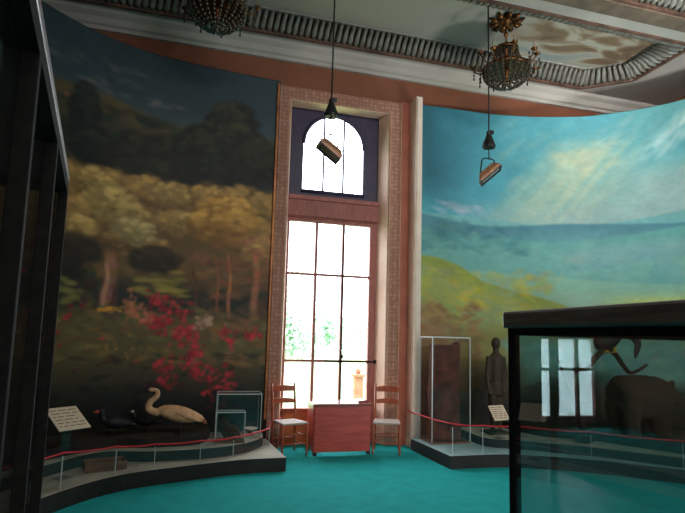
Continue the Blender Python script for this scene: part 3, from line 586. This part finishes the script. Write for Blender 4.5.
for s in (-1, 1):
    for k in range(7): t = k/6; tube(b, [(.0+.1*t, s*.105, .30-.05*t), (.14+.1*t, s*.1, .26-.05*t), (.27+.06*t, s*.055, .2-.05*t+.03)], [.012, .022, .005], 6)
obj('wing_feathers', b, 'feather_pale', fb, smooth=True)
b = NB(); tube(b, [(.27, 0, .22), (.34, 0, .175), (.385, 0, .14)], [.04, .035, .01], 8, flat=1.7); obj('tail_tip', b, 'feather_tail', fb, smooth=True)
d1 = bird('water_bird', (-.97, 7.12, .40), .2, ((.04, 0, .17), (.16, .09, .085), .15), ([(-.06, 0, .18), (-.11, 0, .22), (-.115, 0, .29)], .055, .035), ((-.125, 0, .31), (.045, .035, .036), 1.), (.03, .04, .11), 'beak', ['feather_black'],
     'small black stuffed bird with a reddish beak beside the sloping left sign', ([(.16, 0, .16), (.24, 0, .13), (.29, 0, .12)], [.05, .03, .01]), [(-.155, 0, .31), (-.2, 0, .3), (-.225, 0, .292)], 'beak_red')
d2 = bird('water_bird', (-.64, 7.34, .40), -.1, ((.03, 0, .16), (.14, .08, .075), .1), ([(-.06, 0, .17), (-.1, 0, .2), (-.11, 0, .25)], .045, .03), ((-.115, 0, .265), (.036, .03, .03), .8), (.03, .035, .1), 'beak', ['feather_black'],
     'small dark stuffed bird with a white cheek patch, just left of the pale bird', ([(.14, 0, .15), (.2, 0, .13), (.25, 0, .12)], [.045, .025, .008]), [(-.14, 0, .262), (-.175, 0, .255), (-.19, 0, .25)], 'beak')
b = NB(); ell(b, (-.125, -.022, .268), (.02, .012, .018)); obj('cheek_patch', b, 'white_patch', d2, smooth=True)
r = empty('display_tray', (-.93, 6.48, .1715), .3, 'low open wooden tray on the left platform edge near the sign', 'tray')
bx('tray_floor', (-.2, -.12, 0), (.2, .12, .015), 'tray', r); b = NB()
for lo, hi in (((-.2, -.13, 0), (.2, -.115, .09)), ((-.2, .115, 0), (.2, .13, .09)), ((-.215, -.13, 0), (-.2, .13, .09)), ((.2, -.13, 0), (.215, .13, .09))): box(b, lo, hi)
obj('tray_rim', b, 'tray', r, bevel=.003)

# right platform: figure, branch, black bird, brown animal
b = NB(); x0, y0 = 4.52, 7.32
ell(b, (x0, y0, 1.665), (.07, .08, .095)); tube(b, [(x0, y0, 1.6), (x0, y0, 1.5)], [.045, .05])
tube(b, [(x0, y0, 1.5), (x0, y0, 1.44), (x0, y0, 1.25), (x0, y0, 1.08), (x0, y0, .95), (x0, y0, .86)], [.07, .125, .115, .095, .11, .1], 14, flat=1.)
for s in (-1, 1):
    tube(b, [(x0+s*.12, y0, 1.46), (x0+s*.155, y0, 1.2), (x0+s*.15, y0-.03, .98), (x0+s*.13, y0-.05, .88)], [.045, .04, .032, .025]); tube(b, [(x0+s*.055, y0, .92), (x0+s*.06, y0, .62), (x0+s*.06, y0, .34)], [.075, .055, .035]); ell(b, (x0+s*.06, y0-.05, .32), (.035, .085, .028))
    ell(b, (x0+s*.07, y0, 1.66), (.012, .02, .028))
ell(b, (x0, y0-.08, 1.655), (.014, .02, .022)); box(b, (x0-.2, y0-.17, .291), (x0+.2, y0+.17, .32))
beast('standing_figure', b, 'statue', .014, 'dark brown upright carved figure standing left of the front case post', 'statue')
b = NB()
tube(b, spline([(5.37, 6.42, .325), (5.3, 6.4, .65), (5.17, 6.36, 1.0), (5.13, 6.33, 1.27), (5.38, 6.31, 1.38), (5.6, 6.3, 1.58), (5.8, 6.3, 1.59), (5.98, 6.31, 1.4), (6.1, 6.31, 1.29), (6.25, 6.3, 1.33), (6.4, 6.3, 1.41)], 5), [.06-.04*k/50 for k in range(51)], 9)
tube(b, [(5.17, 6.36, 1.0), (5.02, 6.4, 1.3), (4.96, 6.42, 1.5)], [.035, .025, .01], 8); ell(b, (5.37, 6.42, .342), (.14, .12, .05))
o = obj('bare_branch', b, 'branch', smooth=True); tag(o, 'bare crooked branch carrying the large black bird', 'branch')
r = empty('black_bird', (5.74, 6.3, 1.585), 0, 'large black stuffed bird with yellow feet perched on the bare branch', 'stuffed bird'); b = NB()
tube(b, spline([(-.16, 0, .03), (-.1, 0, .1), (.02, 0, .2), (.1, 0, .31), (.13, 0, .39)], 4), [.03, .05, .075, .09, .105, .12, .125, .13, .13, .125, .115, .105, .09, .08, .07, .06, .055], 14)
ell(b, (.14, 0, .42), (.065, .055, .06)); o = obj('body', b, 'feather_black', r); remesh(o, .014, 4)
b = NB(); tube(b, [(.19, 0, .42), (.26, 0, .41), (.3, 0, .37)], [.03, .022, .006], 8); obj('beak', b, 'beak', r, smooth=True)
b = NB(); tube(b, spline([(.12, .03, .3), (.26, .05, .25), (.40, .06, .2), (.47, .06, .11), (.44, .06, -.01), (.42, .06, -.07)], 3), [.05, .055, .06, .065, .065, .065, .065, .062, .058, .052, .046, .04, .034, .026, .018, .008], 9, flat=.5); obj('wing', b, 'feather_black', r, smooth=True)
for s in (-.06, .05):
    b = NB(); tube(b, [(s+.02, -.02, .12), (s, -.025, .05), (s, -.03, .008)], [.028, .016, .013], 8)
    for a in (-.7, 0, .7, PI): tube(b, [(s, -.03, .012), (s+.045*math.cos(a), -.03+.03*math.sin(a), -.01)], [.012, .006], 6)
    obj('leg', b, 'yellow_leg', r, smooth=True)
r.scale = (1.25, 1.25, 1.25)
b = NB(); X, Y, Z0 = 6.12, 6.15, .40
tube(b, [(X-.43, Y, .93), (X-.38, Y, .94), (X-.1, Y, .94), (X+.15, Y, .96), (X+.32, Y, .98)], [.24, .31, .32, .30, .22], 16, flat=.75)
tube(b, [(X+.2, Y, 1.02), (X+.36, Y-.05, 1.0), (X+.46, Y-.08, .98)], [.24, .19, .15], 14, flat=.85); tube(b, [(X+.44, Y-.08, .97), (X+.56, Y-.12, .91), (X+.62, Y-.14, .89)], [.13, .085, .06], 12)
for sx in (-.3, .24):
    for sy in (-.12, .12): tube(b, [(X+sx, Y+sy, .85), (X+sx-.01, Y+sy, .65), (X+sx+.01, Y+sy, .5), (X+sx+.02, Y+sy-.02, .405)], [.17, .13, .1, .11], 10)
for sy in (-.14, .08): ell(b, (X+.38, Y+sy-.04, 1.16), (.045, .03, .05))
bo = empty('brown_mammal', (X, Y, .40), label='bulky dark brown stuffed animal on the right platform, seen through case glass', cat='stuffed animal')
o = obj('body', b, 'fur', bo, loc=(-X, -Y, -.385)); remesh(o, .025, 4)
for s in (-.125, .06):
    b = NB(); ell(b, (.53, -.14+s, .62), .018); obj('eye', b, 'eye', bo, smooth=True)

# ------------------------------------------------------------------ desk and chairs under the window
dk = empty('wooden_desk', (2.09, 7.7, 0), 0, 'red-brown wooden desk with a plain back, between two chairs under the window', 'desk')
bx('back_panel', (-.42, -.24, .05), (.42, -.215, .70), 'desk', dk, bevel=.003)
bx('desk_top', (-.45, -.27, .70), (.45, .24, .735), 'desk_top', dk, bevel=.005)
for s in (-1, 1): bx('side_panel', (s*.42-.014, -.215, .05), (s*.42+.014, .22, .70), 'desk', dk, bevel=.003)
for x in (-.4, .4):
    for y in (-.21, .19): bx('foot', (x-.025, y-.025, 0), (x+.025, y+.025, .05), 'black', dk)
b = NB(); prism(b, [(-.075, -.1), (.075, -.1), (.085, .08), (.05, .1), (-.05, .1), (-.085, .08)], 0, .035); o = obj('folder', b, 'desk_top', bevel=.004, loc=(2.42, 7.62, .735)); tag(o, 'small flat reddish folder lying at the right end of the desk', 'folder')
def chair(label):
    r = empty('ladder_back_chair', (0, 0, 0), 0, label, 'chair', 'ladder-back chairs beside the desk'); hw, hd = .185, .18
    for s in (-1, 1):
        b = NB(); tube(b, [(s*hw, hd, 0), (s*hw, hd, .42), (s*hw, hd+.03, .7), (s*hw, hd+.075, .97), (s*hw, hd+.078, .985)], [.014, .019, .017, .014, .006], 10); obj('back_post', b, 'chair', r, smooth=True)
        b = NB(); tube(b, [(s*(hw+.01), -hd, 0), (s*(hw+.01), -hd, .04), (s*(hw+.01), -hd, .3), (s*(hw+.01), -hd, .44)], [.012, .015, .02, .018], 10); obj('leg', b, 'chair', r, smooth=True)
    for z, hh in ((.90, .07), (.72, .055)):
        b = NB(); y = hd+.075*(z-.42)/.55; n = 10; rows = []
        for i in range(n+1):
            t = i/n*2-1; yy = y+.025*(1-t*t); up = hh/2+(.02*(1-t*t)); rows.append([b.verts.new((t*hw, yy+d, z+v)) for d in (-.007, .007) for v in (-hh/2, up)])
        for p, q in zip(rows, rows[1:]):
            for i, j in ((0, 1), (1, 3), (3, 2), (2, 0)): b.faces.new((p[i], p[j], q[j], q[i]))
        b.faces.new([rows[0][i] for i in (0, 1, 3, 2)]); b.faces.new([rows[-1][i] for i in (0, 1, 3, 2)]); obj('slat', b, 'chair', r, bevel=.003)
    b = NB(); prism(b, [(-hw-.02, -hd-.02), (hw+.02, -hd-.02), (hw-.0, hd+.0), (-hw+.0, hd+.0)], .435, .465); obj('seat', b, 'rush', r, bevel=.01)
    for z in (.14, .27):
        for s in (-1, 1): b = NB(); tube(b, [(s*(hw+.01), -hd, z), (s*hw, hd, z)], .009, 8); obj('stretcher', b, 'chair', r, smooth=True)
        b = NB(); tube(b, [(-hw-.01, -hd, z+.03), (hw+.01, -hd, z+.03)], .009, 8); obj('stretcher', b, 'chair', r, smooth=True)
    b = NB(); tube(b, [(-hw, hd, .2), (hw, hd, .2)], .009, 8); obj('stretcher', b, 'chair', r, smooth=True)
    return r
def copy_tree(o, parent=None):
    q = o.copy(); COL.objects.link(q); q.parent = parent
    for ch in list(o.children): copy_tree(ch, q)
    return q
ch = chair('brown ladder-back chair with pale seat, left of the red-brown desk'); ch.location = (1.345, 7.66, 0); ch.rotation_euler.z = math.radians(17)
c2 = copy_tree(ch); c2['label'] = 'brown ladder-back chair with pale seat, right of the red-brown desk'; c2.location = (2.80, 7.54, 0); c2.rotation_euler.z = math.radians(-21)

# ------------------------------------------------------------------ hanging floodlights
def flood(x, y, ztop, zc, zl, rot, label):
    r = empty('hanging_floodlight', (x, y, zl), 0, label, 'lamp', 'floodlights hanging on cables')
    b = NB(); tube(b, [(0, 0, ztop-zl), (0, 0, zc-zl)], .011, 8); obj('cable', b, 'cable', r, smooth=True)
    b = NB(); lathe(b, [(.012, .13), (.035, .12), (.035, .07), (.05, .03), (.095, -.09), (.085, -.12), (.02, -.125)], (0, 0, zc-zl), 14); box(b, (.01, -.02, zc-zl+.09), (.07, .02, zc-zl+.14)); obj('connector', b, 'black', r, smooth=False)
    b = NB(); tube(b, [(0, 0, zc-zl-.12), (0, 0, .2)], .008, 8); obj('lead', b, 'cable', r)
    R = Matrix.Rotation(rot[2], 4, 'Z') @ Matrix.Rotation(rot[1], 4, 'Y') @ Matrix.Rotation(rot[0], 4, 'X'); b = NB()
    tube(b, [(-.13, 0, 0), (-.13, 0, .05), (-.11, 0, .19), (-.07, 0, .215), (.03, 0, .215), (.08, 0, .2), (.1, 0, .03)], .01, 8); obj('yoke', b, 'black', r, smooth=True)
    b = NB(); a = [(-.17, -.11), (.17, -.11), (.17, .11), (-.17, .11)]; q = [(-.12, -.08), (.12, -.08), (.12, .08), (-.12, .08)]
    va = [b.verts.new((u, v, -.045)) for u, v in a]; vb = [b.verts.new((u, v, .0)) for u, v in a]; vc = [b.verts.new((u, v, .065)) for u, v in q]
    for m, n in ((va, vb), (vb, vc)):
        for i in range(4): b.faces.new((m[i], m[(i+1) % 4], n[(i+1) % 4], n[i]))
    b.faces.new(vc)
    for k in range(7): u = -.1+.2*k/6; box(b, (u-.004, -.075, .06), (u+.004, .075, .085))
    bmesh.ops.transform(b, matrix=R, verts=b.verts); h = obj('housing', b, 'copper', r, bevel=.004)
    b = NB(); box(b, (-.16, -.1, -.042), (.16, .1, -.036), R); obj('front_glass', b, 'lens', h)
    b = NB()
    for lo, hi in (((-.175, -.115, -.055), (.175, -.095, -.04)), ((-.175, .095, -.055), (.175, .115, -.04)), ((-.175, -.115, -.055), (-.155, .115, -.04)), ((.155, -.115, -.055), (.175, .115, -.04))): box(b, lo, hi, R)
    obj('rim', b, 'black', h); return r
flood(1.5, 6.3, 6.62, 4.65, 4.08, (.0, .62, 0), 'floodlight on a long cable hanging in front of the window')
flood(3.8, 6.3, 6.62, 4.52, 4.03, (.0, -.7, -.5), 'floodlight on a long cable hanging before the blue painted sky')

# ------------------------------------------------------------------ chandeliers
def chandelier(x, y, label):
    r = empty('chandelier', (x, y, 6.62), 0, label, 'chandelier', 'crystal chandeliers under the ceiling')
    b = NB(); lathe(b, [(.02, 0), (.16, 0), (.14, -.03), (.06, -.06), (.03, -.1)])
    for k in range(10):
        a = 2*PI*k/10; d = Vector((math.cos(a), math.sin(a), 0)); tube(b, [d*.08+Vector((0, 0, -.03)), d*.2+Vector((0, 0, -.06)), d*.28+Vector((0, 0, .0-.02))], [.02, .035, .01], 6, flat=1.4)
    obj('ceiling_canopy', b, 'brass', r, smooth=True)
    b = NB(); lathe(b, [(.012, -.06), (.012, -.2), (.035, -.22), (.035, -.25), (.012, -.28), (.012, -.4), (.05, -.44), (.06, -.5), (.02, -.56), (.02, -.62), (.07, -.66), (.09, -.74), (.04, -.84), (.05, -.92), (.02, -1.0)], n=14); obj('stem', b, 'brass', r, smooth=True)
    b = NB(); lathe(b, [(.16, -.47), (.18, -.46), (.18, -.5), (.16, -.5)]); lathe(b, [(.34, -.8), (.36, -.79), (.36, -.83), (.34, -.83)], n=28); obj('hoop', b, 'brass', r, smooth=True)
    for k in range(10):
        a = 2*PI*k/10; d = Vector((math.cos(a), math.sin(a), 0)); q = .44 if k % 2 else .5; h = -.64 if k % 2 else -.72
        b = NB(); tube(b, spline([d*.05+Vector((0, 0, -.7)), d*.2+Vector((0, 0, -.8)), d*(q-.08)+Vector((0, 0, h-.09)), d*q+Vector((0, 0, h))], 4), .011, 7); arm = obj('arm', b, 'brass', r, smooth=True)
        b = NB(); lathe(b, [(.008, h-.01), (.045, h+.01), (.05, h+.025), (.02, h+.025)], tuple(d*q), 12); obj('drip_cup', b, 'brass', arm, smooth=True)
        b = NB(); lathe(b, [(.014, h+.025), (.013, h+.12), (.004, h+.14)], tuple(d*q), 8); obj('candle', b, 'candle', arm, smooth=True)
    b = NB()
    for k in range(22):                                  # strings of glass drops: canopy to hoop, hoop to bottom bowl, drops under the arms
        a = 2*PI*k/22; d = Vector((math.cos(a), math.sin(a), 0))
        for i in range(9): t = i/8; bmesh.ops.create_icosphere(b, subdivisions=1, radius=.016+.006*(i % 2), matrix=Matrix.Translation(d*(.17+.18*t**1.6)+Vector((0, 0, -.49-.31*t-.05*math.sin(PI*t)))))
        for i in range(10): t = i/9; bmesh.ops.create_icosphere(b, subdivisions=1, radius=.022, matrix=Matrix.Translation(d*(.35*math.cos(t*PI/2))+Vector((0, 0, -.83-.25*math.sin(t*PI/2)))))
        for i in range(3): bmesh.ops.create_icosphere(b, subdivisions=1, radius=.02, matrix=Matrix.Translation(d*(.4+.08*(k % 2))+Vector((0, 0, -.78-.06*i))) @ Matrix.Diagonal((.8, .8, 1.6, 1)))
    ell(b, (0, 0, -1.1), .035, u=8, v=6); tag(obj('crystal_drops', b, 'crystal', r), kind='stuff'); return r
chandelier(4.3, 6.62, 'brass and crystal chandelier hanging beside the right floodlight cable')
chandelier(.0, 6.42, 'crystal chandelier above the dark mural, cut by the top of the photo')

# ------------------------------------------------------------------ dark glass vitrines in the foreground
def vitrine(name, loc, rz, L, D, H, post, plinth, fascia, posts, label, gm, base_m='case_dark', drop=.035, gx=.008, oh=.02):
    """local x along depth (0 = seen face, D = back), local y along the length (0 = far end, -L = near end)"""
    r = empty(name, loc, rz, label, 'display case')
    bx('plinth', (0, -L, 0), (D, 0, plinth), base_m, r, bevel=.006)
    bx('top_cap', (-oh, -L-oh, H-fascia), (D+oh, oh, H), base_m, r, bevel=.012)
    b = NB(); p = post
    for lo, hi in (((0, -L, H-fascia-drop), (p, 0, H-fascia)), ((D-p, -L, H-fascia-drop), (D, 0, H-fascia)), ((0, -p, H-fascia-drop), (D, 0, H-fascia)), ((0, -L, H-fascia-drop), (D, -L+p, H-fascia))): box(b, lo, hi)
    obj('top_rail', b, 'black_metal', r, bevel=.002)
    for y in posts:
        for x in (0, D-p):
            b = NB(); box(b, (x, -y-(p if y < L-.01 else 0)+(0 if y > 0 else 0), plinth), (x+p, -y+(0 if y < L-.01 else p), H-fascia)); obj('corner_post' if y in (posts[0], posts[-1]) else 'post', b, 'black_metal', r, bevel=.003)
    z0, z1 = plinth, H-fascia
    for lo, hi in (((gx, -L+p, z0), (gx+.006, -p, z1)), ((D-.014, -L+p, z0), (D-.008, -p, z1)), ((p, -.014, z0), (D-p, -.008, z1)), ((p, -L+.008, z0), (D-p, -L+.014, z1))):
        b = NB(); box(b, lo, hi); obj('glass_pane', b, gm, r)
    return r
vitrine('glass_display_case', (1.52, 2.35, 0), 0, 1.65, 1.5, 1.85, .042, .62, .085, [0, 1.65], 'low dark framed glass display case in the right foreground', 'case_glass')
lv = vitrine('glass_display_case', (-.62, 2.61, 0), math.radians(10), 2.05, .75, 2.42, .04, .45, .05, [0, .70, 1.33, 2.05], 'tall dark framed glass vitrine at the left edge', 'vitrine_glass', drop=.05, gx=.036, oh=0.)
for o in list(lv.children):                        # the tall vitrine stands left of its seen face
    for v in o.data.vertices: v.co.x = -v.co.x
    o.data.flip_normals()
bx('shelf', (-.69, -1.98, 1.3), (-.07, -.07, 1.308), 'acrylic', lv)

# ------------------------------------------------------------------ garden outside
sbx('ground_outside', (-40, 8.6, -.6), (60, 80, -.5), 'lawn')
def garden_tree(x, y, h, rad, label, seed):
    R = np.random.default_rng(seed); r = empty('garden_tree', (x, y, -.5), 0, label, 'tree', 'garden trees outside the window'); b = NB(); tube(b, [(0, 0, 0), (.05, 0, h*.3), (0, 0, h*.6)], [.12, .09, .05], 8); obj('trunk', b, 'trunk', r)
    b = NB(); cl = [(R.normal(0, rad*.45), R.normal(0, rad*.45), h*.62+R.normal(0, h*.16), rad*R.uniform(.3, .5)) for _ in range(16)]
    for k in range(2600):
        cx, cy, cz, cr = cl[k % 16]; d = Vector(R.normal(0, 1, 3)).normalized()*cr*R.uniform(.7, 1); p = Vector((cx, cy, max(.15, cz)))+d; s = R.uniform(.07, .13)
        a = Vector(R.normal(0, 1, 3)).normalized(); q = a.orthogonal().normalized()*s*.6; a *= s; b.faces.new([b.verts.new(p+v) for v in (-a, q, a, -q)])
    obj('crown', b, 'leaf', r)
garden_tree(3.0, 19, 4.3, 1.5, 'pale green tree outside, behind the left column of window panes', 1)
garden_tree(5.2, 23, 4.0, 1.6, 'pale green tree outside, behind the middle column of window panes', 2)
garden_tree(7.6, 19, 5.0, 1.5, 'pale green tree outside, behind the right column of window panes', 3)
r = empty('gate_pillar', (4.95, 16, -.5), 0, 'reddish stone pillar outside, low in the right column of window panes', 'pillar'); bx('shaft', (-.13, -.13, 0), (.13, .13, .95), 'stone', r); bx('capital', (-.18, -.18, .95), (.18, .18, 1.05), 'stone', r, bevel=.02)
b = NB(); lathe(b, [(.02, 1.05), (.07, 1.06), (.1, 1.13), (.07, 1.2), (.02, 1.23)]); obj('ball', b, 'stone', r, smooth=True)

# ------------------------------------------------------------------ light: overcast sky through the windows, the hall's own spots, unseen fills added for the ceiling
w = bpy.data.worlds.new('World'); SC.world = w; w.use_nodes = True
bg = w.node_tree.nodes['Background']; bg.inputs['Color'].default_value = (.86, .93, 1, 1); bg.inputs['Strength'].default_value = 11.
def area(name, loc, target, sx, sy, energy, col=(1, 1, 1), portal=False, spread=180):
    l = bpy.data.lights.new(name, 'AREA'); l.shape = 'RECTANGLE'; l.size = sx; l.size_y = sy; l.energy = energy; l.color = col; l.spread = math.radians(spread)
    if portal: l.cycles.is_portal = True
    o = bpy.data.objects.new(name, l); COL.objects.link(o); o.location = loc; o.rotation_euler = (Vector(target)-Vector(loc)).to_track_quat('-Z', 'Y').to_euler(); return o
area('portal_front', (2.04, 8.5, 2.1), (2.04, 0, 2.1), 1.4, 3.2, 0, portal=True); area('portal_arch', (2.06, 8.5, 4.8), (2.06, 0, 4.8), 1.1, 1.4, 0, portal=True)
for x0, x1 in RW: area('portal_rear', ((x0+x1)/2, YB-.3, 2.2), ((x0+x1)/2, 5, 2.2), x1-x0, 3.8, 0, portal=True)
area('lamp_rail', (3.6, 0.6, 5.9), (6.0, 7.5, 3.2), 2.2, .3, 56, (1, .95, .88), spread=120)
area('lamp_rail', (1.2, -.5, 5.9), (2.2, 6.5, 0.5), 2.2, .3, 45, (1, .95, .88), spread=130)

area('ceiling_fill_low', (6.6, 3.0, .9), (6.1, 6.6, 6.4), 1., 1., 55, (1, .98, .95), spread=84)  # added fill with no fixture, brightens the ceiling from below
area('ceiling_corner_fill', (2.5, 0., 5.3), (6.9, 7.2, 6.45), .5, .3, 14, (1, .98, .95), spread=34)  # added unseen fill, brightens the far right ceiling corner

# ------------------------------------------------------------------ camera
cd = bpy.data.cameras.new('camera'); cam = bpy.data.objects.new('camera', cd); COL.objects.link(cam); SC.camera = cam
cd.sensor_width = 36.; cd.lens = 36.*520/685; cd.shift_y = 21/685; cd.clip_start = .02
yaw, pitch, roll = math.radians(15.2), math.radians(6.5), math.radians(1.55)
cam.location = (0, 0, 1.7)
cam.rotation_euler = (Matrix.Rotation(-yaw, 3, 'Z') @ Matrix.Rotation(PI/2+pitch, 3, 'X') @ Matrix.Rotation(roll, 3, 'Z')).to_euler()
vs = SC.view_settings; vs.view_transform = 'Standard'; vs.look = 'None'; vs.gamma = 1; vs.use_curve_mapping = False; vs.exposure = 0.
cy = SC.cycles; cy.use_denoising = True; cy.max_bounces = 10; cy.diffuse_bounces = 5; cy.transparent_max_bounces = 24; cy.sample_clamp_indirect = 6.; cy.caustics_reflective = False; cy.caustics_refractive = False
